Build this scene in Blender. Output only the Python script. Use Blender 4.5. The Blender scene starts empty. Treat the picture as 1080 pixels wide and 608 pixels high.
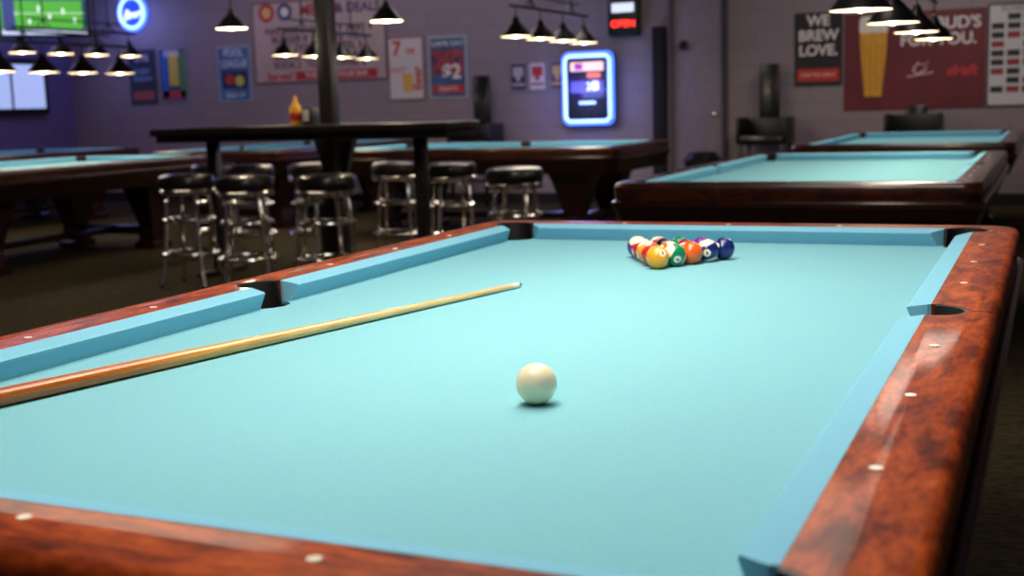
import bpy, bmesh, math, random
from mathutils import Vector, Matrix, Euler
random.seed(4)
SC=bpy.context.scene
SC.view_settings.view_transform='Standard'
BED=0.76; HX=.635; HY=1.27; R_B=.0286

def lin(c):
    return tuple(((v/255)/12.92 if v/255<=.04045 else ((v/255+.055)/1.055)**2.4) for v in c)+(1,)
def link(o,parent=None,loc=None,rot=None):
    SC.collection.objects.link(o)
    if parent: o.parent=parent
    if loc is not None: o.location=loc
    if rot is not None: o.rotation_euler=rot
    return o
def empty(name,loc=(0,0,0),rot=(0,0,0)):
    e=bpy.data.objects.new(name,None); e.empty_display_size=.1
    return link(e,None,loc,rot)

# ---------------- materials
def newmat(name):
    m=bpy.data.materials.new(name); m.use_nodes=True
    nt=m.node_tree; b=nt.nodes['Principled BSDF']; return m,nt,b
def mat(name,c,rough=.5,metal=0,c2=None,scale=20,coat=0,bump=0,emit=0,ecol=None,spec=None,detail=4,ramp=(.35,.65),stretch=None):
    m,nt,b=newmat(name); N=nt.nodes;L=nt.links
    b.inputs['Base Color'].default_value=lin(c); b.inputs['Roughness'].default_value=rough
    b.inputs['Metallic'].default_value=metal; b.inputs['Coat Weight'].default_value=coat
    b.inputs['Coat Roughness'].default_value=.08
    if spec is not None: b.inputs['Specular IOR Level'].default_value=spec
    tc=N.new('ShaderNodeTexCoord'); no=N.new('ShaderNodeTexNoise'); no.inputs['Scale'].default_value=scale; no.inputs['Detail'].default_value=detail
    if stretch:
        mp=N.new('ShaderNodeMapping'); mp.inputs['Scale'].default_value=stretch
        L.new(tc.outputs['Object'],mp.inputs[0]); L.new(mp.outputs[0],no.inputs[0])
    else: L.new(tc.outputs['Object'],no.inputs[0])
    rp=N.new('ShaderNodeValToRGB'); L.new(no.outputs['Fac'],rp.inputs[0])
    rp.color_ramp.elements[0].position=ramp[0]; rp.color_ramp.elements[1].position=ramp[1]
    a=lin(c); d=lin(c2) if c2 else tuple(v*.85 for v in a[:3])+(1,)
    rp.color_ramp.elements[0].color=d; rp.color_ramp.elements[1].color=a
    L.new(rp.outputs[0],b.inputs['Base Color'])
    if bump:
        bp=N.new('ShaderNodeBump'); bp.inputs['Strength'].default_value=bump; bp.inputs['Distance'].default_value=.002
        L.new(no.outputs['Fac'],bp.inputs['Height']); L.new(bp.outputs[0],b.inputs['Normal'])
    if emit:
        b.inputs['Emission Strength'].default_value=emit
        b.inputs['Emission Color'].default_value=lin(ecol or c)
    return m

def wood_mat(name,ca,cb,cc,rough=.42,coat=.25,spec=.35):
    """wood whose figure runs along each rail: along Y on the side rails, along X on the end rails"""
    m,nt,b=newmat(name);N=nt.nodes;L=nt.links
    tc=N.new('ShaderNodeTexCoord')
    sp=N.new('ShaderNodeSeparateXYZ');L.new(tc.outputs['Object'],sp.inputs[0])
    ab=N.new('ShaderNodeMath');ab.operation='ABSOLUTE';L.new(sp.outputs[1],ab.inputs[0])
    gt=N.new('ShaderNodeMath');gt.operation='GREATER_THAN';L.new(ab.outputs[0],gt.inputs[0]);gt.inputs[1].default_value=HY+.03
    m1=N.new('ShaderNodeMapping');m1.inputs['Scale'].default_value=(1.6,.5,1)
    m2=N.new('ShaderNodeMapping');m2.inputs['Scale'].default_value=(.5,1.6,1)
    L.new(tc.outputs['Object'],m1.inputs[0]);L.new(tc.outputs['Object'],m2.inputs[0])
    mv=N.new('ShaderNodeMix');mv.data_type='VECTOR';L.new(gt.outputs[0],mv.inputs[0]);L.new(m1.outputs[0],mv.inputs[4]);L.new(m2.outputs[0],mv.inputs[5])
    n1=N.new('ShaderNodeTexNoise');n1.inputs['Scale'].default_value=14;n1.inputs['Detail'].default_value=6;n1.inputs['Distortion'].default_value=1.1
    n2=N.new('ShaderNodeTexNoise');n2.inputs['Scale'].default_value=85;n2.inputs['Detail'].default_value=5;n2.inputs['Distortion'].default_value=.5
    L.new(mv.outputs[1],n1.inputs[0]);L.new(mv.outputs[1],n2.inputs[0])
    r1=N.new('ShaderNodeValToRGB');L.new(n1.outputs['Fac'],r1.inputs[0])
    e=r1.color_ramp.elements;e[0].position=.32;e[0].color=lin(ca);e[1].position=.68;e[1].color=lin(cc)
    x=e.new(.48);x.color=lin(cb)
    r2=N.new('ShaderNodeValToRGB');L.new(n2.outputs['Fac'],r2.inputs[0])
    r2.color_ramp.elements[0].position=.34;r2.color_ramp.elements[0].color=(.58,.48,.42,1);r2.color_ramp.elements[1].position=.6;r2.color_ramp.elements[1].color=(1,1,1,1)
    mx=N.new('ShaderNodeMix');mx.data_type='RGBA';mx.blend_type='MULTIPLY';mx.inputs[0].default_value=1
    L.new(r1.outputs[0],mx.inputs[6]);L.new(r2.outputs[0],mx.inputs[7]);L.new(mx.outputs[2],b.inputs['Base Color'])
    b.inputs['Roughness'].default_value=rough;b.inputs['Coat Weight'].default_value=coat;b.inputs['Coat Roughness'].default_value=.08
    b.inputs['Specular IOR Level'].default_value=spec
    return m

M={}
M['felt']=mat('felt_blue',(128,189,202),.95,c2=(121,182,196),scale=420,bump=.15,spec=.06,detail=3)
M['cush']=mat('cushion_felt',(128,190,214),.9,c2=(120,183,208),scale=420,bump=.15,spec=.08)
M['wood']=wood_mat('rail_cherry_wood',(92,30,9),(150,58,16),(190,86,26),.55,.20,.10)
M['wooddark']=wood_mat('rail_dark_wood',(30,12,8),(50,20,12),(74,32,18),.3,.5,.4)
M['apron']=mat('apron_mahogany',(42,14,11),.25,c2=(20,8,7),scale=9,coat=.4,stretch=(1,1,4))
M['diamond']=mat('sight_pearl',(245,232,215),.25)
M['leather']=mat('black_leather',(14,12,13),.55,scale=60)
M['black']=mat('black_satin',(14,12,14),.4,scale=30)
M['blackmatte']=mat('black_matte',(10,9,11),.8,scale=30)
M['vinyl']=mat('black_vinyl',(20,17,19),.28,scale=40,coat=.2)
M['chrome']=mat('chrome',(250,246,242),.18,metal=1,c2=(240,236,232))
M['shade']=mat('shade_black',(20,18,20),.35,scale=30)
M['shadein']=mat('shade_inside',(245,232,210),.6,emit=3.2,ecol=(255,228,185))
M['bulb']=mat('bulb_glow',(255,240,215),.4,emit=18,ecol=(255,230,192))
M['darkwood']=mat('dark_bar_wood',(28,19,17),.35,c2=(16,11,10),scale=6,stretch=(1,6,1))
M['white']=mat('paper_white',(205,200,200),.6)

# ---------------- mesh helpers
def mesh_obj(name,bm,m,parent=None,loc=(0,0,0),rot=(0,0,0),smooth=False):
    me=bpy.data.meshes.new(name); bmesh.ops.recalc_face_normals(bm,faces=bm.faces[:]); bm.to_mesh(me); bm.free()
    if smooth:
        for p in me.polygons:p.use_smooth=True
        try: me.set_sharp_from_angle(angle=math.radians(35))
        except Exception: pass
    if m: me.materials.append(m)
    o=bpy.data.objects.new(name,me); return link(o,parent,loc,rot)
def box(name,size,loc,m,parent=None,bevel=0,rot=(0,0,0),seg=2):
    bm=bmesh.new(); bmesh.ops.create_cube(bm,size=1); bmesh.ops.scale(bm,vec=size,verts=bm.verts[:])
    if bevel: bmesh.ops.bevel(bm,geom=bm.edges[:],offset=bevel,segments=seg,affect='EDGES',profile=.5)
    return mesh_obj(name,bm,m,parent,loc,rot,smooth=bool(bevel))
def bx(name,x0,x1,y0,y1,z0,z1,m,parent=None,bevel=0):
    return box(name,(x1-x0,y1-y0,z1-z0),((x0+x1)/2,(y0+y1)/2,(z0+z1)/2),m,parent,bevel)
def lathe(name,prof,m,parent=None,loc=(0,0,0),rot=(0,0,0),segs=32,cap=True):
    bm=bmesh.new(); rings=[]
    for r,z in prof:
        if r<1e-6: rings.append([bm.verts.new((0,0,z))])
        else: rings.append([bm.verts.new((r*math.cos(2*math.pi*i/segs),r*math.sin(2*math.pi*i/segs),z)) for i in range(segs)])
    for a,b in zip(rings,rings[1:]):
        for i in range(segs):
            j=(i+1)%segs
            f=[a[i%len(a)],a[j%len(a)],b[j%len(b)],b[i%len(b)]]
            f=list(dict.fromkeys(f))
            if len(f)>2: bm.faces.new(f)
    return mesh_obj(name,bm,m,parent,loc,rot,smooth=True)
def tube(name,pts,r,m,parent=None,closed=False,segs=10,loc=(0,0,0),rot=(0,0,0)):
    bm=bmesh.new(); P=[Vector(p) for p in pts]; n=len(P); rings=[]
    for i in range(n):
        if closed: d=P[(i+1)%n]-P[i-1]
        else: d=P[min(i+1,n-1)]-P[max(i-1,0)]
        d.normalize(); up=Vector((0,0,1)) if abs(d.z)<.9 else Vector((1,0,0))
        a=d.cross(up).normalized(); b=d.cross(a).normalized()
        rings.append([bm.verts.new(P[i]+r*(math.cos(2*math.pi*k/segs)*a+math.sin(2*math.pi*k/segs)*b)) for k in range(segs)])
    for i in range(n if closed else n-1):
        A=rings[i];B=rings[(i+1)%n]
        for k in range(segs): bm.faces.new([A[k],A[(k+1)%segs],B[(k+1)%segs],B[k]])
    if not closed:
        bm.faces.new(rings[0]);bm.faces.new(rings[-1])
    return mesh_obj(name,bm,m,parent,loc,rot,smooth=True)
def tube_y(name,pts,r,m,parent=None,segs=8):
    """closed tube lying in an XZ plane (neon outlines)"""
    bm=bmesh.new(); P=[Vector(p) for p in pts]; n=len(P); rings=[]
    for i in range(n):
        d=(P[(i+1)%n]-P[i-1]).normalized(); a=Vector((0,1,0)); b=d.cross(a).normalized()
        rings.append([bm.verts.new(P[i]+r*(math.cos(2*math.pi*k/segs)*a+math.sin(2*math.pi*k/segs)*b)) for k in range(segs)])
    for i in range(n):
        A=rings[i];B=rings[(i+1)%n]
        for k in range(segs): bm.faces.new([A[k],A[(k+1)%segs],B[(k+1)%segs],B[k]])
    return mesh_obj(name,bm,m,parent,smooth=True)
def circle(r,z,n=40,a0=0,cx=0,cy=0): return [(cx+r*math.cos(a0+2*math.pi*i/n),cy+r*math.sin(a0+2*math.pi*i/n),z) for i in range(n)]
def rrect(hx,hy,r,n=8):
    out=[]
    for cx,cy,a in ((hx-r,hy-r,0),(-hx+r,hy-r,90),(-hx+r,-hy+r,180),(hx-r,-hy+r,270)):
        for i in range(n+1):
            t=math.radians(a+90*i/n); out.append((cx+r*math.cos(t),cy+r*math.sin(t)))
    return out
def stack(name,loops,m,parent=None):
    bm=bmesh.new(); rs=[]
    for pts,z in loops: rs.append([bm.verts.new((x,y,z)) for x,y in pts])
    for a,b in zip(rs,rs[1:]):
        for i in range(len(a)):
            j=(i+1)%len(a); bm.faces.new([a[i],a[j],b[j],b[i]])
    bm.faces.new(rs[0]);bm.faces.new(rs[-1])
    return mesh_obj(name,bm,m,parent)
def cut(o,cutters):
    for c in cutters:
        md=o.modifiers.new('b','BOOLEAN'); md.object=c; md.operation='DIFFERENCE'; md.solver='EXACT'
    dg=bpy.context.evaluated_depsgraph_get(); dg.update()
    me=bpy.data.meshes.new_from_object(o.evaluated_get(dg)); o.modifiers.clear(); o.data=me
def cylc(x,y,r,z0,z1,n=40):
    bm=bmesh.new(); bmesh.ops.create_cone(bm,cap_ends=True,segments=n,radius1=r,radius2=r,depth=z1-z0)
    return mesh_obj('cutter',bm,None,None,(x,y,(z0+z1)/2))

# ---------------- pool table (local origin on the floor, long axis Y)
PK=[(sx*(HX+.024),sy*(HY+.024),.060) for sx in(-1,1) for sy in(-1,1)]+[(sx*(HX+.050),0,.056) for sx in(-1,1)]
CW=.042
def build_table_parts():
    parts=[]
    cs=[cylc(x,y,r,BED-.16,BED+.2) for x,y,r in PK]
    innerc=box('cutter',(2*(HX+CW),2*(HY+CW),.4),(0,0,BED),None)
    fr=stack('rail_wood',[(rrect(HX+o,HY+o,.075),BED+z) for o,z in ((.148,-.035),(.153,-.01),(.154,.022),(.1525,.031),(.149,.038),(.144,.0425),(.137,.045))],M['wood'])
    cut(fr,[innerc]+cs)
    for p in fr.data.polygons:p.use_smooth=True
    try: fr.data.set_sharp_from_angle(angle=math.radians(30))
    except Exception: pass
    parts.append(fr)
    bed=box('felt_bed',(2*(HX+CW)-.002,2*(HY+CW)-.002,.04),(0,0,BED-.02),M['felt']); cut(bed,cs); parts.append(bed)
    ap=stack('apron',[(rrect(HX+o,HY+o,.08),z) for o,z in ((.11,.575),(.12,.585),(.155,BED-.075),(.166,BED-.062),(.166,BED-.042),(.158,BED-.036))],M['apron'])
    cut(ap,cs)
    for p in ap.data.polygons:p.use_smooth=True
    try: ap.data.set_sharp_from_angle(angle=math.radians(30))
    except Exception: pass
    parts.append(ap)
    prof=[(0,.036),(.004,.0385),(CW,.0455),(CW,0.0),(.018,0.0),(.002,.031)]
    def cushion(nm,a0,a1,k0,k1,place):
        bm=bmesh.new(); A=[];B=[]
        for u,z in prof:
            A.append(bm.verts.new(place(u,a0+k0*u)+(BED+z,))); B.append(bm.verts.new(place(u,a1+k1*u)+(BED+z,)))
        n=len(prof)
        for i in range(n): bm.faces.new([A[i],A[(i+1)%n],B[(i+1)%n],B[i]])
        bm.faces.new(A);bm.faces.new(B)
        o=mesh_obj(nm,bm,M['cush']); cut(o,cs); parts.append(o)
    mo=.066; kc=.95; ks=.22
    for sx in(-1,1):
        for sy in(-1,1):
            cushion('cushion_side',.062*sy,(HY-mo)*sy,-ks*sy,kc*sy,lambda u,v,sx=sx:(sx*(HX+u),v))
    for sy in(-1,1):
        cushion('cushion_end',-(HX-mo),HX-mo,-kc,kc,lambda u,v,sy=sy:(v,sy*(HY+u)))
    for x,y,r in PK:
        bm=bmesh.new(); n=40; top=[];bot=[];ti=[]
        for i in range(n):
            a=2*math.pi*i/n; px=x+(r-.0005)*math.cos(a);py=y+(r-.0005)*math.sin(a)
            out=abs(px)>HX+CW or abs(py)>HY+CW
            zt=BED+(.0445 if out else -.006)
            qx=x+(r-.006)*math.cos(a);qy=y+(r-.006)*math.sin(a)
            top.append(bm.verts.new((px,py,zt)));ti.append(bm.verts.new((qx,qy,zt-.001)));bot.append(bm.verts.new((x+(r-.012)*math.cos(a),y+(r-.012)*math.sin(a),BED-.15)))
        for i in range(n):
            j=(i+1)%n; bm.faces.new([top[i],top[j],ti[j],ti[i]]);bm.faces.new([ti[i],ti[j],bot[j],bot[i]])
        bm.faces.new(bot)
        parts.append(mesh_obj('pocket_liner',bm,M['leather'],smooth=True))
    pts=[(sx*(HX+.0788),k*.3175*sy) for sx in(-1,1) for k in(1,2,3) for sy in(-1,1)]+[(k*.3175,sy*(HY+.0788)) for sy in(-1,1) for k in(-1,0,1)]
    bm=bmesh.new()
    for x,y in pts:
        bmesh.ops.create_cone(bm,cap_ends=True,segments=20,radius1=.0072,radius2=.0070,depth=.0016,matrix=Matrix.Translation((x,y,BED+.0455)))
    parts.append(mesh_obj('sights',bm,M['diamond']))
    bm=bmesh.new()
    for sx in(-1,1):
        bmesh.ops.create_cube(bm,size=1,matrix=Matrix.Translation((sx*(HX+.127),0,BED+.0448))@Matrix.Diagonal((.034,.0022,.0012,1)))
    parts.append(mesh_obj('rail_seams',bm,M['leather']))
    for sx in(-1,1):
        for sy in(-1,1):
            parts.append(stack('leg',[([(sx*.44+a*w,sy*.93+b*w2) for a,b in((-1,-1),(1,-1),(1,1),(-1,1))],z) for w,w2,z in ((.11,.12,.0),(.11,.12,.05),(.085,.09,.07),(.075,.08,.2),(.13,.17,.50),(.16,.2,.578))],M['apron']))
    parts.append(bx('stretcher',-.4,.4,-.97,-.89,.12,.2,M['apron'],None,.005))
    parts.append(bx('stretcher',-.4,.4,.89,.97,.12,.2,M['apron'],None,.005))
    parts.append(bx('stretcher',-.04,.04,-.9,.9,.13,.19,M['apron'],None,.005))
    for c in cs+[innerc]: bpy.data.objects.remove(c)
    return parts
e=empty('pool_table'); parts=build_table_parts()
for p in parts: p.parent=e
def table_copy(loc,rz=0):
    t=empty('pool_table.001',loc,(0,0,rz))
    for p in parts:
        o=p.copy(); SC.collection.objects.link(o); o.parent=t
        if o.name.startswith('rail_wood'):
            o.material_slots[0].link='OBJECT'; o.material_slots[0].material=M['wooddark']
    return t
T=[((-.18,4.50,0),0),((-.17,8.55,0),0),((-3.85,8.20,0),math.pi/2),((-6.92,5.55,0),0),((-6.75,9.15,0),0),((-9.75,7.9,0),0)]
for l,r in T: table_copy(l,r)

# ---------------- balls
def ball_mat(name,col,stripe):
    m,nt,b=newmat(name);N=nt.nodes;L=nt.links
    tc=N.new('ShaderNodeTexCoord');sp=N.new('ShaderNodeSeparateXYZ');L.new(tc.outputs['Object'],sp.inputs[0])
    def mth(op,a,bv=None):
        n=N.new('ShaderNodeMath');n.operation=op
        if hasattr(a,'node'): L.new(a,n.inputs[0])
        else:n.inputs[0].default_value=a
        if bv is not None:
            if hasattr(bv,'node'): L.new(bv,n.inputs[1])
            else:n.inputs[1].default_value=bv
        return n.outputs[0]
    ax=mth('ABSOLUTE',sp.outputs[0]);ay=mth('ABSOLUTE',sp.outputs[1]);az=mth('ABSOLUTE',sp.outputs[2])
    band=mth('LESS_THAN',az,R_B*.62) if stripe else mth('LESS_THAN',az,1.0)
    spot=mth('GREATER_THAN',ax,R_B*.94)
    dig=mth('MULTIPLY',mth('MULTIPLY',mth('LESS_THAN',ay,.0018),mth('LESS_THAN',az,.0048)),spot)
    def mix(f,a,bb):
        x=N.new('ShaderNodeMix');x.data_type='RGBA';L.new(f,x.inputs[0])
        for k,v in((6,a),(7,bb)):
            if hasattr(v,'node'):L.new(v,x.inputs[k])
            else:x.inputs[k].default_value=v
        return x.outputs[2]
    wh=lin((246,232,208))
    c=mix(band,wh,lin(col)); c=mix(spot,c,wh); c=mix(dig,c,lin((20,18,20)))
    L.new(c,b.inputs['Base Color']); b.inputs['Roughness'].default_value=.12; b.inputs['Coat Weight'].default_value=.3
    return m
def ball(name,loc,m,rot):
    bm=bmesh.new(); bmesh.ops.create_uvsphere(bm,u_segments=40,v_segments=24,radius=R_B)
    return mesh_obj(name,bm,m,None,loc,rot,smooth=True)
COL={1:(250,168,40),2:(26,40,110),3:(220,40,34),4:(116,36,138),5:(244,100,34),6:(20,130,90),7:(150,32,38),8:(18,18,20)}
order=[[1],[3,14],[9,13,5],[11,8,7,10],[12,15,6,4,2]]
ax0,ay0=-.02,.712
for i,row in enumerate(order):
    for j,n in enumerate(row):
        k=n if n<9 else n-8
        m=ball_mat('ball_%d'%n,COL[k],n>8)
        rot=(random.uniform(-.7,.7),random.uniform(-.6,.6),random.uniform(-2.6,-1.0))
        if n==1: rot=(0,.5,2.4)
        if n in (10,): rot=(.25,.1,-1.35)
        if n==14: rot=(1.1,.3,-1.0)
        if n==12: rot=(.35,.5,-.6)
        if n==3: rot=(0,1.2,.6)
        if n==11: rot=(.2,.2,-2.6)
        if n==9: rot=(.3,.2,-2.6)
        if n==5: rot=(.3,.3,.4)
        if n==2: rot=(0,-.3,-2.1)
        ball('billiard_ball',(ax0+(j-i/2)*.0576,ay0+i*.0499,BED+R_B),m,rot)
cm=mat('cue_ball_ivory',(255,238,204),.22,c2=(254,234,196),scale=4,coat=.15)
cb_=cm.node_tree.nodes['Principled BSDF']; cb_.inputs['Subsurface Weight'].default_value=.25; cb_.inputs['Subsurface Radius'].default_value=(.012,.009,.006); cb_.inputs['Subsurface Scale'].default_value=1
ball('cue_ball',(.22,-.64,BED+R_B),cm,(0,0,0))

# ---------------- cue stick
def cue_mat():
    m,nt,b=newmat('cue_wood');N=nt.nodes;L=nt.links
    tc=N.new('ShaderNodeTexCoord');sp=N.new('ShaderNodeSeparateXYZ');L.new(tc.outputs['Object'],sp.inputs[0])
    d=N.new('ShaderNodeMath');d.operation='DIVIDE';L.new(sp.outputs[2],d.inputs[0]);d.inputs[1].default_value=1.47
    r=N.new('ShaderNodeValToRGB');L.new(d.outputs[0],r.inputs[0]);e=r.color_ramp.elements
    e[0].position=0;e[0].color=lin((50,90,120)); e[1].position=1;e[1].color=lin((140,60,12))
    for p,c in((.006,(60,95,120)),(.008,(238,232,215)),(.022,(238,232,215)),(.024,(232,204,152)),(.45,(228,190,126)),(.60,(218,162,86)),(.68,(202,128,52)),(.72,(188,106,34)),(.9,(162,78,20))):
        x=e.new(p);x.color=lin(c)
    n=N.new('ShaderNodeTexNoise');n.inputs['Scale'].default_value=30;mp=N.new('ShaderNodeMapping');mp.inputs['Scale'].default_value=(6,6,.4)
    L.new(tc.outputs['Object'],mp.inputs[0]);L.new(mp.outputs[0],n.inputs[0])
    r2=N.new('ShaderNodeValToRGB');r2.color_ramp.elements[0].color=(.72,.62,.5,1);r2.color_ramp.elements[0].position=.35;r2.color_ramp.elements[1].position=.6
    L.new(n.outputs['Fac'],r2.inputs[0])
    mx=N.new('ShaderNodeMix');mx.data_type='RGBA';mx.blend_type='MULTIPLY';mx.inputs[0].default_value=.7
    L.new(r.outputs[0],mx.inputs[6]);L.new(r2.outputs[0],mx.inputs[7]);L.new(mx.outputs[2],b.inputs['Base Color'])
    b.inputs['Roughness'].default_value=.22;b.inputs['Coat Weight'].default_value=.5
    return m
tip=Vector((-.233,.352,BED+.0068)); dxy=Vector((-.285,-1.237,0)).normalized()
end=tip+dxy*1.47; end.z=BED+.0158
q=(end-tip).to_track_quat('Z','Y')
cue=lathe('pool_cue',[(0,0),(.004,.0),(.0058,.003),(.0062,.012),(.0064,.035),(.0072,.35),(.0098,.74),(.0125,1.0),(.0150,1.44),(.014,1.468),(0,1.47)],cue_mat(),None,tip,q.to_euler(),24)

# ---------------- stools
def stool(loc,rz):
    s=empty('bar_stool',loc,(0,0,rz))
    lathe('seat',[(0,.655),(.165,.655),(.182,.664),(.190,.690),(.190,.728),(.182,.752),(.160,.764),(.09,.770),(0,.771)],M['vinyl'],s)
    lathe('seat_band',[(.150,.628),(.178,.628),(.188,.634),(.188,.660),(.180,.668),(.150,.668)],M['chrome'],s)
    for k in range(4):
        a=math.pi/4+k*math.pi/2
        pr=[(.12,.645),(.150,.59),(.162,.45),(.176,.28),(.198,.10),(.222,.012)]
        tube('leg_%d'%(k+1),[(r*math.cos(a),r*math.sin(a),z) for r,z in pr],.014,M['chrome'],s)
        lathe('foot_%d'%(k+1),[(0,0),(.016,0),(.016,.02),(0,.02)],M['black'],s,(.222*math.cos(a),.222*math.sin(a),0),(0,0,0),12)
    tube('foot_ring',circle(.190,.225),.013,M['chrome'],s,True)
    tube('upper_ring',circle(.170,.46),.012,M['chrome'],s,True)
for x,y,r in [(-4.57,4.62,.2),(-3.97,4.45,.5),(-3.39,4.52,.9),(-3.72,6.03,.3),(-3.17,5.86,.7),(-2.35,5.15,.1),(-4.42,5.95,.5),(-5.35,5.95,.2),(-4.90,5.8,.6)]:
    stool((x,y,0),r)

# ---------------- bar-height table
bt=empty('bar_height_table',(-3.9,5.15,0))
box('top',(2.40,.50,.055),(0,0,1.045),M['darkwood'],bt,.008)
box('edge_band',(2.34,.44,.05),(0,0,.995),M['black'],bt,.004)
for i,x in enumerate((-.82,.88)):
    box('post_%d'%(i+1),(.075,.075,.97),(x,-.02,.485),M['black'],bt,.004)
    box('base_%d'%(i+1),(.08,.5,.04),(x,0,.02),M['black'],bt,.004)
col=empty('support_column',(-3.95,5.50,0))
box('shaft',(.11,.11,2.99),(0,0,1.495),M['black'],col,.004)
box('plinth',(.2,.16,.5),(0,.03,.25),M['blackmatte'],col,.004)
stack('corbel',[([(a*w,.055+b*w*.5*.4-.0) for a,b in((-1,-1),(1,-1),(1,1),(-1,1))],z) for w,z in((.06,.55),(.12,.8),(.17,.96),(.17,.99))],M['blackmatte'],col)
sb=empty('mustard_bottle',(-4.03,5.18,1.0725))
my=mat('mustard_yellow',(240,176,20),.35)
lathe('body',[(0,0),(.038,0),(.042,.01),(.042,.11),(.034,.135),(.020,.145),(0,.145)],my,sb)
lathe('nozzle',[(0,.145),(.022,.145),(.020,.16),(.005,.205),(0,.206)],my,sb)
lathe('label',[(.0425,.03),(.043,.031),(.043,.085),(.0425,.086)],mat('bottle_label',(190,50,30),.4),sb)
nd=empty('napkin_dispenser',(-3.92,5.20,1.0725))
box('case',(.07,.12,.12),(0,0,.06),M['black'],nd,.008); box('napkins',(.05,.125,.08),(0,0,.065),M['white'],nd,.002)

# ---------------- pendant lamps
CEIL=3.0
def shade(parent,x,y,z,r=.115,cord_top=None,tint=None):
    h=r*1.0
    lathe('shade',[(r,z),(r*.97,z+.008),(r*.62,z+h*.5),(r*.26,z+h*.86),(r*.22,z+h*1.02),(r*.14,z+h*1.22),(.008,z+h*1.24)],tint or M['shade'],parent,(x,y,0),segs=28)
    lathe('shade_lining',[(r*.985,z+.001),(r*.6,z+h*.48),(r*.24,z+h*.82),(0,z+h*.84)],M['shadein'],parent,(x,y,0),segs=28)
    lathe('bulb',[(0,z-.010),(r*.25,z+.002),(r*.34,z+.035),(r*.2,z+.075),(0,z+.09)],M['bulb'],parent,(x,y,0),segs=16)
    if cord_top: tube('cord',[(x,y,z+h*1.22),(x,y,cord_top)],.005,M['black'],parent,segs=6)
def billiard_light(cx,cy,z,n=4,sp=.48,r=.115,ang=0,power=26,bar=.16,col=(1,.86,.68)):
    e=empty('billiard_light',(cx,cy,0),(0,0,ang)); L=(n-1)*sp
    for i in range(n):
        y=-L/2+i*sp; shade(e,0,y,z,r,z+r*1.3+bar*.45)
    zb=z+r*1.3+bar*.45
    tube('rail_bar',[(0,-L/2-.1,zb),(0,L/2+.1,zb)],.013,M['black'],e)
    tube('rail_bar_upper',[(0,-L/2+.1,zb+.09),(0,L/2-.1,zb+.09)],.008,M['black'],e)
    for s in(-1,1):
        tube('chain_%d'%(s+2),[(0,s*L*.3,zb),(0,s*L*.3,CEIL)],.006,M['black'],e,segs=6)
        tube('scroll_%d'%(s+2),[(0,s*(L*.3-.1),zb),(0,s*L*.3,zb+.09),(0,s*(L*.3+.1),zb)],.006,M['black'],e,segs=6)
    l=bpy.data.lights.new('lamp_glow','AREA'); l.shape='RECTANGLE'; l.size=.22; l.size_y=L+.3; l.energy=power; l.color=col
    o=bpy.data.objects.new('lamp_glow',l); link(o,e,(0,0,z-.015))
    return e
billiard_light(0,0,1.72,4,.46,.15,power=12,col=(1,.93,.84))
billiard_light(.165,4.34,1.49,4,1.03,.12,power=20)
billiard_light(-2.98,7.45,1.69,4,.50,.125,power=26)
billiard_light(-5.38,7.8,1.66,4,.47,.12,power=16)
billiard_light(-6.85,5.95,1.55,4,.46,.13,power=18)
billiard_light(-8.2,7.6,1.80,4,.5,.13,power=16)
def pendant(loc,r=.13):
    e=empty('pendant_lamp',(loc[0],loc[1],0)); shade(e,0,0,loc[2],r,CEIL)
    l=bpy.data.lights.new('lamp_glow','POINT'); l.energy=11; l.color=(1,.82,.60); l.shadow_soft_size=.05
    link(bpy.data.objects.new('lamp_glow',l),e,(0,0,loc[2]-.07))
pendant((-4.58,5.25,1.77),.115); pendant((-3.42,5.45,1.77),.115)

# ---------------- room
def wall_mat(name,c,c2):
    m,nt,b=newmat(name);N=nt.nodes;L=nt.links
    tc=N.new('ShaderNodeTexCoord');sp=N.new('ShaderNodeSeparateXYZ');L.new(tc.outputs['Object'],sp.inputs[0])
    ad=N.new('ShaderNodeMath');ad.operation='ADD';L.new(sp.outputs[0],ad.inputs[0]);L.new(sp.outputs[1],ad.inputs[1])
    cb=N.new('ShaderNodeCombineXYZ');L.new(ad.outputs[0],cb.inputs[0]);L.new(sp.outputs[2],cb.inputs[1])
    br=N.new('ShaderNodeTexBrick');L.new(cb.outputs[0],br.inputs[0]);br.inputs['Scale'].default_value=1
    br.inputs['Brick Width'].default_value=.40;br.inputs['Row Height'].default_value=.20;br.inputs['Mortar Size'].default_value=.007;br.inputs['Mortar Smooth'].default_value=.6
    br.inputs['Color1'].default_value=lin(c);br.inputs['Color2'].default_value=lin(tuple(v*.97 for v in c));br.inputs['Mortar'].default_value=lin(c2)
    L.new(br.outputs[0],b.inputs['Base Color']);b.inputs['Roughness'].default_value=.55
    bp=N.new('ShaderNodeBump');bp.inputs['Strength'].default_value=.3;bp.inputs['Distance'].default_value=.005;bp.invert=True
    L.new(br.outputs['Fac'],bp.inputs['Height']);L.new(bp.outputs[0],b.inputs['Normal'])
    return m
wm=wall_mat('painted_block',(142,126,132),(126,112,120)); wl=wall_mat('painted_block_violet',(104,88,130),(90,76,112))
XL,XR,YB,YF=-11.8,4.2,11.3,-4.6
bx('floor',XL,XR,YF,YB,-.1,0,mat('carpet',(66,56,34),.95,c2=(26,24,16),scale=26,bump=.3,spec=.1,detail=8,stretch=(1,3,1)))
bx('ceiling',XL,XR,YF,YB,CEIL,CEIL+.1,mat('ceiling_black',(22,20,24),.9))
bx('wall_back',XL-.1,XR+.1,YB,YB+.1,0,CEIL,wm)
bx('wall_left',XL-.1,XL,YF,YB,0,CEIL,wl)
bx('wall_right',XR,XR+.1,YF,YB,0,CEIL,wm)
bx('wall_front',XL-.1,XR+.1,YF-.1,YF,0,CEIL,wm)
bx('baseboard_back',XL,XR,YB-.02,YB,0,.12,M['blackmatte'])
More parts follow.
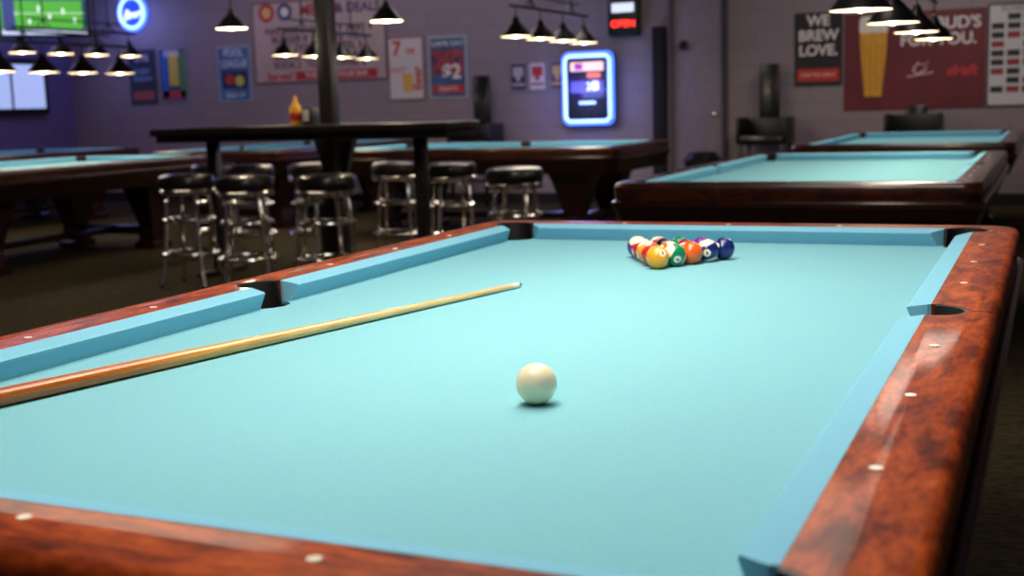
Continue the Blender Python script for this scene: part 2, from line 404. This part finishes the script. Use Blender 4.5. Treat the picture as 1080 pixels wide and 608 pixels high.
bx('baseboard_left',XL,XL+.02,YF,YB-.02,0,.12,M['blackmatte'])
bx('trim_1',-3.29,-3.15,YB-.09,YB,0,1.98,M['blackmatte'],None,.004)
d=empty('door_1',(-2.78,YB,0))
box('panel',(.56,.04,2.9),(0,-.02,1.45),mat('door_paint',(138,124,138),.45),d,.004)
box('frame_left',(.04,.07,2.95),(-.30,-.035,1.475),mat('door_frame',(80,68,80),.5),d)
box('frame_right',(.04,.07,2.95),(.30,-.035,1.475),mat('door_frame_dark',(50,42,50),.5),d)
lathe('knob',[(0,0),(.02,0),(.028,.02),(.02,.045),(0,.05)],M['chrome'],d,(.2,-.045,1.0),(math.pi/2,0,0),16)

# ---------------- posters
TXT={}
def tmat(c,e=0):
    k=(c,e)
    if k not in TXT: TXT[k]=mat('ink_%d_%d_%d'%c,c,.6,emit=e)
    return TXT[k]
def text(s,x,z,size,c,parent,y=-.0145,align='CENTER',sx=1,e=0,shear=0,bold=.0):
    cu=bpy.data.curves.new('lettering','FONT');cu.body=s;cu.size=size;cu.align_x=align;cu.align_y='CENTER';cu.extrude=.0008;cu.shear=shear;cu.offset=bold
    cu.materials.append(tmat(c,e)); o=bpy.data.objects.new('lettering',cu); link(o,parent,(x,y,z),(math.pi/2,0,0)); o.scale=(sx,1,1); return o
def poster(name,x0,z0,x1,z1,c,c2=None,border=None,th=.012):
    e=empty(name,((x0+x1)/2,YB-.001,(z0+z1)/2)); w=x1-x0;h=z1-z0
    mt=mat(name+'_print',c,.5,c2=c2 or c,scale=3)
    if border: 
        box('border',(w,th,h),(0,-th/2,0),tmat(border),e); box('print',(w-.04,.002,h-.04),(0,-th-.001,0),mt,e)
    else: box('print',(w,th,h),(0,-th/2,0),mt,e)
    return e,w,h
def patch(parent,x,z,w,h,c,e=0,y=-.0135,c2=None):
    return box('print_area',(w,.0012,h),(x,y,z),tmat(c,e) if not c2 else mat('print_mix',c,.5,c2=c2,scale=14),parent)
def disc(parent,x,z,r,c,y=-.0142,e=0):
    return lathe('print_disc',[(0,0),(r,0),(r,.001),(0,.001)],tmat(c,e),parent,(x,y,z),(math.pi/2,0,0),28)
e,w,h=poster('wall_poster',-10.77,1.32,-10.30,2.06,(44,42,58),border=(80,80,98)); text('LIVE',0,.25,.13,(210,210,225),e,sx=1); text('EVERY\nFRIDAY',0,.02,.1,(140,180,220),e); patch(e,0,-.25,.36,.12,(170,80,76))
e,w,h=poster('wall_poster',-10.26,1.34,-9.79,2.06,(60,68,90),border=(140,146,160)); patch(e,-.13,.0,.1,.6,(50,100,180));patch(e,.02,.08,.16,.45,(220,190,70));patch(e,.17,0,.1,.6,(86,136,74));text('BEER',0,.28,.12,(240,240,240),e);patch(e,0,-.26,.4,.1,(190,60,60))
e,w,h=poster('wall_poster',-9.28,1.31,-8.76,2.04,(84,124,170),c2=(50,74,118),border=(170,176,190)); text('POOL\nLEAGUE',0,.2,.14,(235,238,245),e,sx=.85);patch(e,0,-.08,.4,.22,(35,40,70));disc(e,-.08,-.07,.07,(190,60,50));disc(e,.08,-.09,.07,(215,190,90));text('SIGN UP',0,-.28,.08,(240,240,240),e)
e,w,h=poster('menu_board',-8.69,1.53,-6.72,2.56,(186,164,158),c2=(172,148,144),border=(112,74,74))
rows=["NACHOS 6  WINGS 9  FRIES 4","BURGER 8  PIZZA 11  PIE 5","HOT DOG 4  PRETZEL 5","STICKS 6  QUESADILLA 7","SODA 2  TEA 2  COFFEE 2"]
for i,rw in enumerate(rows): text(rw,0,.14-i*.108,.118,(84,36,40),e,sx=1.02,bold=.003)
disc(e,-.76,.38,.12,(190,50,46));disc(e,-.48,.38,.11,(60,60,110));disc(e,-.76,.38,.07,(222,180,120),y=-.0155);disc(e,-.48,.38,.06,(230,220,220),y=-.0155)
text('MENU',.02,.38,.2,(170,26,32),e,bold=.006); text('& DEALS',.6,.38,.17,(60,50,96),e,bold=.005)
text('Served',-.62,-.43,.14,(190,28,34),e,shear=.3,bold=.004); patch(e,.24,-.43,1.2,.11,(176,36,42)); text('THIS BAR IS YOUR BAR',.24,-.43,.09,(240,230,220),e,y=-.0155)
e,w,h=poster('drink_poster',-6.71,1.26,-6.21,2.03,(206,194,190),border=(130,100,98)); text('7',-.12,.24,.24,(200,60,40),e,bold=.008);text('oz',.07,.22,.13,(200,60,40),e,bold=.003);text('DRAFT',-.12,-.02,.1,(200,80,40),e,sx=.8)
lathe('glass_print',[(0,0),(.06,0),(.075,.18),(.08,.22),(0,.22)],tmat((224,172,76)),e,(.02,-.014,-.28),(0,0,0),20).scale=(1,.02,1)
text('Beer',.16,-.12,.17,(200,50,36),e,sx=.9,bold=.004).rotation_euler=(math.pi/2,-math.pi/2,0)
e,w,h=poster('sports_poster',-6.14,1.27,-5.63,2.01,(62,98,138),c2=(44,60,100),border=(186,190,196)); patch(e,0,.06,.42,.3,(50,50,84),c2=(190,70,60));text('GAME DAY',0,.28,.09,(245,235,225),e);text('$2',.05,-.06,.24,(245,235,225),e,bold=.006,y=-.016);patch(e,0,-.26,.42,.1,(190,60,60));text('DRAFTS',0,-.26,.07,(245,235,230),e,y=-.0155)
for x0,x1,c,cc in((-5.07,-4.85,(50,44,58),(180,170,180)),(-4.83,-4.60,(206,196,198),(190,50,50)),(-4.56,-4.36,(100,76,94),(220,180,120))):
    e,w,h=poster('flyer',x0,1.32,x1,1.66,c,border=(140,132,140)); patch(e,0,.06,w*.6,.11,cc); patch(e,0,-.09,w*.7,.03,cc); disc(e,0,-.02,.03,cc)
e,w,h=poster('brew_poster',-1.72,1.27,-1.22,2.04,(30,20,24)); text('WE\nBREW\nLOVE.',0,.14,.155,(235,222,218),e,bold=.005,sx=1.0); patch(e,0,-.27,.44,.13,(200,50,40)); text('CRAFTED DAILY',0,-.27,.05,(240,225,215),e,y=-.0155)
e,w,h=poster('beer_banner',-1.20,1.0,.20,2.0,(112,26,38),c2=(96,20,34))
text("THIS BUD'S",.24,.36,.165,(232,222,222),e,bold=.004)
text("FOR YOU.",.24,.20,.165,(232,222,222),e,bold=.004)
lathe('glass_print',[(0,0),(.085,0),(.092,.05),(.135,.50),(.14,.66),(0,.66)],tmat((226,160,44)),e,(-.40,-.014,-.36),(0,0,0),24).scale=(1,.02,1)
lathe('foam_print',[(0,.66),(.14,.66),(.148,.70),(.142,.80),(.12,.83),(0,.83)],tmat((240,232,218)),e,(-.40,-.014,-.36),(0,0,0),24).scale=(1,.02,1)
for k in range(4): patch(e,-.49+k*.06,-.05,.008,.5,(196,126,30),y=-.0185)
text('draft',.47,-.12,.15,(220,56,60),e,shear=.3,bold=.003)
tube('bird_print',[(.0,-.016,-.10),(.05,-.016,-.03),(.1,-.016,-.06),(.16,-.016,.0),(.12,-.016,-.1),(.04,-.016,-.15),(.0,-.016,-.10)],.012,tmat((226,190,190)),e,segs=6)
tube('bat_print',[(-.06,-.016,-.17),(.2,-.016,-.13)],.009,tmat((226,190,190)),e,segs=6)
e,w,h=poster('schedule_board',.21,1.0,.85,2.03,(200,196,198),border=(60,50,56))
for i in range(9):
    for j in range(4):
        if (i*3+j*5)%7!=0: patch(e,-.22+j*.15,.38-i*.09,.12,.062,(40,36,42) if (i+j)%3 else (150,50,56))
text('SCHEDULE',0,.46,.08,(60,40,46),e)

e=empty('led_sign',(-3.62,YB-.001,2.13)); box('case',(.36,.10,.46),(0,-.05,0),M['black'],e,.008)  # black LED sign box with red lettering
text('OPEN',0,-.10,.11,(255,50,40),e,y=-.102,e=4); patch(e,0,.08,.26,.10,(200,210,235),1.2,y=-.1015); box('arm',(.30,.03,.03),(.1,-.03,.22),M['black'],e)
e=empty('wall_sconce',(-2.93,YB,1.76)); box('plate',(.07,.045,.09),(0,-.0625,0),M['black'],e,.004); lathe('hood',[(.05,0),(.02,.07),(0,.075)],M['black'],e,(0,-.11,-.02)); 
# jukebox
e=empty('wall_jukebox',(-4.045,YB-.001,1.325))
box('body',(.60,.14,.80),(0,-.07,0),M['black'],e,.03,seg=3)
gl=mat('neon_blue_white',(190,210,255),.4,emit=2.6,ecol=(140,178,255))
gb=mat('neon_blue',(90,130,255),.4,emit=3.0,ecol=(60,105,255))
tube_y('neon_border',[(x,-.145,z) for x,z in rrect(.270,.370,.06,5)],.020,gl,e)
tube_y('neon_border_outer',[(x,-.120,z) for x,z in rrect(.300,.400,.07,5)],.016,gb,e)
box('screen',(.46,.01,.42),(0,-.145,.10),mat('juke_screen',(30,26,50),.2,c2=(14,12,22),scale=6,emit=.35,ecol=(70,60,140)),e,.003)
patch(e,0,.25,.40,.10,(236,190,170),1.1,y=-.152);patch(e,-.1,.25,.10,.07,(150,50,140),1.0,y=-.154);patch(e,.08,.15,.16,.06,(220,110,80),.9,y=-.152);patch(e,0,.02,.40,.13,(90,80,150),.6,y=-.152);patch(e,.1,.03,.08,.1,(230,230,250),1.0,y=-.154);text('2',.02,.02,.12,(240,240,255),e,y=-.156,e=1.5)
box('speaker_panel',(.46,.012,.26),(0,-.145,-.24),M['blackmatte'],e,.003); patch(e,0,-.16,.2,.03,(160,190,255),1.6,y=-.153)
l=bpy.data.lights.new('neon_spill','POINT');l.energy=24;l.color=(.26,.34,1);l.shadow_soft_size=.25;link(bpy.data.objects.new('neon_spill',l),e,(0,-.42,-.10))
# neon circle
e=empty('neon_sign',(-10.6,YB-.001,2.55)); tube_y('ring',[(.20*math.cos(a),-.07,.20*math.sin(a)) for a in [2*math.pi*i/36 for i in range(36)]],.022,gl,e)
tube_y('ring_outer',[(.235*math.cos(a),-.05,.235*math.sin(a)) for a in [2*math.pi*i/36 for i in range(36)]],.014,gb,e)
lathe('backing',[(0,0),(.19,0),(.19,.03),(0,.03)],mat('sign_blue',(30,56,180),.4,emit=.7,ecol=(40,80,255)),e,(0,-.0,0),(math.pi/2,0,0))
text('Beer',0,-.02,.15,(235,240,255),e,y=-.06,e=2,shear=.3); tube('swash',[(-.15,-.065,-.1),(0,-.065,-.06),(.16,-.065,.02)],.010,gl,e,segs=6)
for a in(-1,1): box('bracket_%d'%(a+2),(.02,.06,.02),(a*.12,-.03,.1),M['black'],e)
l=bpy.data.lights.new('neon_spill','POINT');l.energy=16;l.color=(.26,.32,1);l.shadow_soft_size=.2;link(bpy.data.objects.new('neon_spill',l),e,(0,-.6,-.1))

# TV
e=empty('television',(-9.4,8.4,2.34),(0,0,math.radians(44)))
box('bezel',(.95,.05,.56),(0,0,0),M['black'],e,.008)
def scr(x,z,w,h,c,s=1.0,y=-.0275): return box('screen_area',(w,.002,h),(x,y,z),mat('screen_%d_%d_%d'%c,c,.4,emit=s,ecol=c,c2=c),e)
scr(0,0,.90,.51,(40,70,80),.8); scr(-.02,-.03,.84,.33,(70,150,50),1.3,-.029); scr(0,.17,.88,.11,(60,80,110),.9,-.03); scr(0,-.225,.88,.05,(180,190,210),1.2,-.031)
for x,z in((-.3,-.02),(-.15,-.1),(-.05,.03),(.06,-.06),(.2,.0),(.32,-.1)): scr(x,z,.02,.06,(235,235,240),1.2,-.0315)
scr(-.36,-.03,.13,.33,(60,70,120),.9,-.0325); scr(.0,-.02,.84,.006,(220,235,220),1,-.0312)
tube('ceiling_mount',[(0,.04,.0),(0,.12,.1),(0,.12,CEIL-2.34)],.02,M['black'],e)
# window on left wall
e=empty('window_1',(XL,10.0,1.60))
box('frame',(.08,1.5,.74),(.04,0,0),M['blackmatte'],e,.005)
box('pane',(.01,1.36,.58),(.083,0,0),mat('lit_glass',(180,195,230),.3,emit=.8,ecol=(170,188,235)),e)
box('mullion',(.02,.03,.6),(.09,.1,0),M['blackmatte'],e)

# spectator chairs, bins
def chair(x,y,bh=.78,rz=0):
    e=empty('spectator_chair',(x,y,0),(0,0,rz))
    box('seat',(.46,.46,.10),(0,0,.72),M['vinyl'],e,.02); box('back',(.22,.05,bh),(0,.215,.74+bh/2),M['vinyl'],e,.015)
    for i,(a,b) in enumerate(((-.22,-.2),(.22,-.2),(-.22,.2),(.22,.2))): box('leg_%d'%(i+1),(.04,.04,.68),(a,b,.34),M['black'],e,.004)
    for a in(-.25,.25):
        box('arm_panel_%d'%(a>0),(.04,.44,.28),(a,0,.82),M['black'],e,.01)
    box('footrest',(.46,.03,.03),(0,-.2,.3),M['black'],e)
    box('back_panel',(.50,.03,.26),(0,.20,.82),M['black'],e,.008)
chair(-1.95,10.9); chair(-5.36,10.9); chair(-.45,10.95,.30)
e=empty('trash_can',(-2.62,10.85,0)); lathe('bin',[(0,0),(.15,0),(.19,.45),(.2,.46),(.2,.5)],M['black'],e); lathe('lid',[(.205,.48),(.205,.52),(.14,.6),(0,.62)],M['vinyl'],e)

# ---------------- lighting
def area(name,loc,size,energy,col,rot=(0,0,0)):
    l=bpy.data.lights.new(name,'AREA');l.shape='RECTANGLE';l.size,l.size_y=size;l.energy=energy;l.color=col
    return link(bpy.data.objects.new(name,l),None,loc,rot)
area('added_ceiling_fill',(.0,-.1,2.95),(1.6,3.6),72,(1,.96,.91))  # added overhead fill to even out the main felt, not a fixture
area('added_ceiling_fill',(-.2,4.5,2.95),(.8,2.4),18,(1,.90,.80))  # added fill to brighten the second table's felt
area('added_ceiling_fill',(-.2,8.5,2.95),(.8,2.4),40,(1,.90,.80))  # added fill over the third table, which has no fixture modelled
area('added_ceiling_fill',(-3.9,8.2,2.95),(2.2,.8),30,(1,.88,.80))  # added fill to brighten the crosswise table's felt
area('added_ceiling_fill',(-4.4,3.4,2.95),(2.5,.8),40,(1,.82,.62))  # added warm fill for the stools and floor
area('added_ceiling_fill',(-9.2,7.6,2.95),(2,2),22,(.72,.58,1))  # added violet fill over the far left tables
area('added_wall_fill',(-7.0,10.0,2.95),(5,.3),21,(.96,.82,1),(math.radians(40),0,0))  # added fill aimed at the posters on the back wall, no real fitting
area('added_wall_fill',(.2,10.0,2.95),(4,.3),11,(1,.86,.84),(math.radians(40),0,0))  # added warmer fill for the right part of the back wall
area('added_wall_fill',(-10.6,9.0,2.95),(.5,3),10,(.48,.36,1))  # added violet fill for the left corner
w=bpy.data.worlds.new('world');SC.world=w;w.use_nodes=True;w.node_tree.nodes['Background'].inputs[0].default_value=(.02,.02,.03,1)

# ---------------- camera
cd=bpy.data.cameras.new('camera');co=link(bpy.data.objects.new('camera',cd),None,(.8641,-2.1599,1.1714),(1.4215,.0298,.4144))
cd.sensor_width=36;cd.lens=36*1288.4/1080;cd.dof.use_dof=True;cd.dof.focus_distance=2.2;cd.dof.aperture_fstop=4.3
cd.clip_start=.02
SC.camera=co
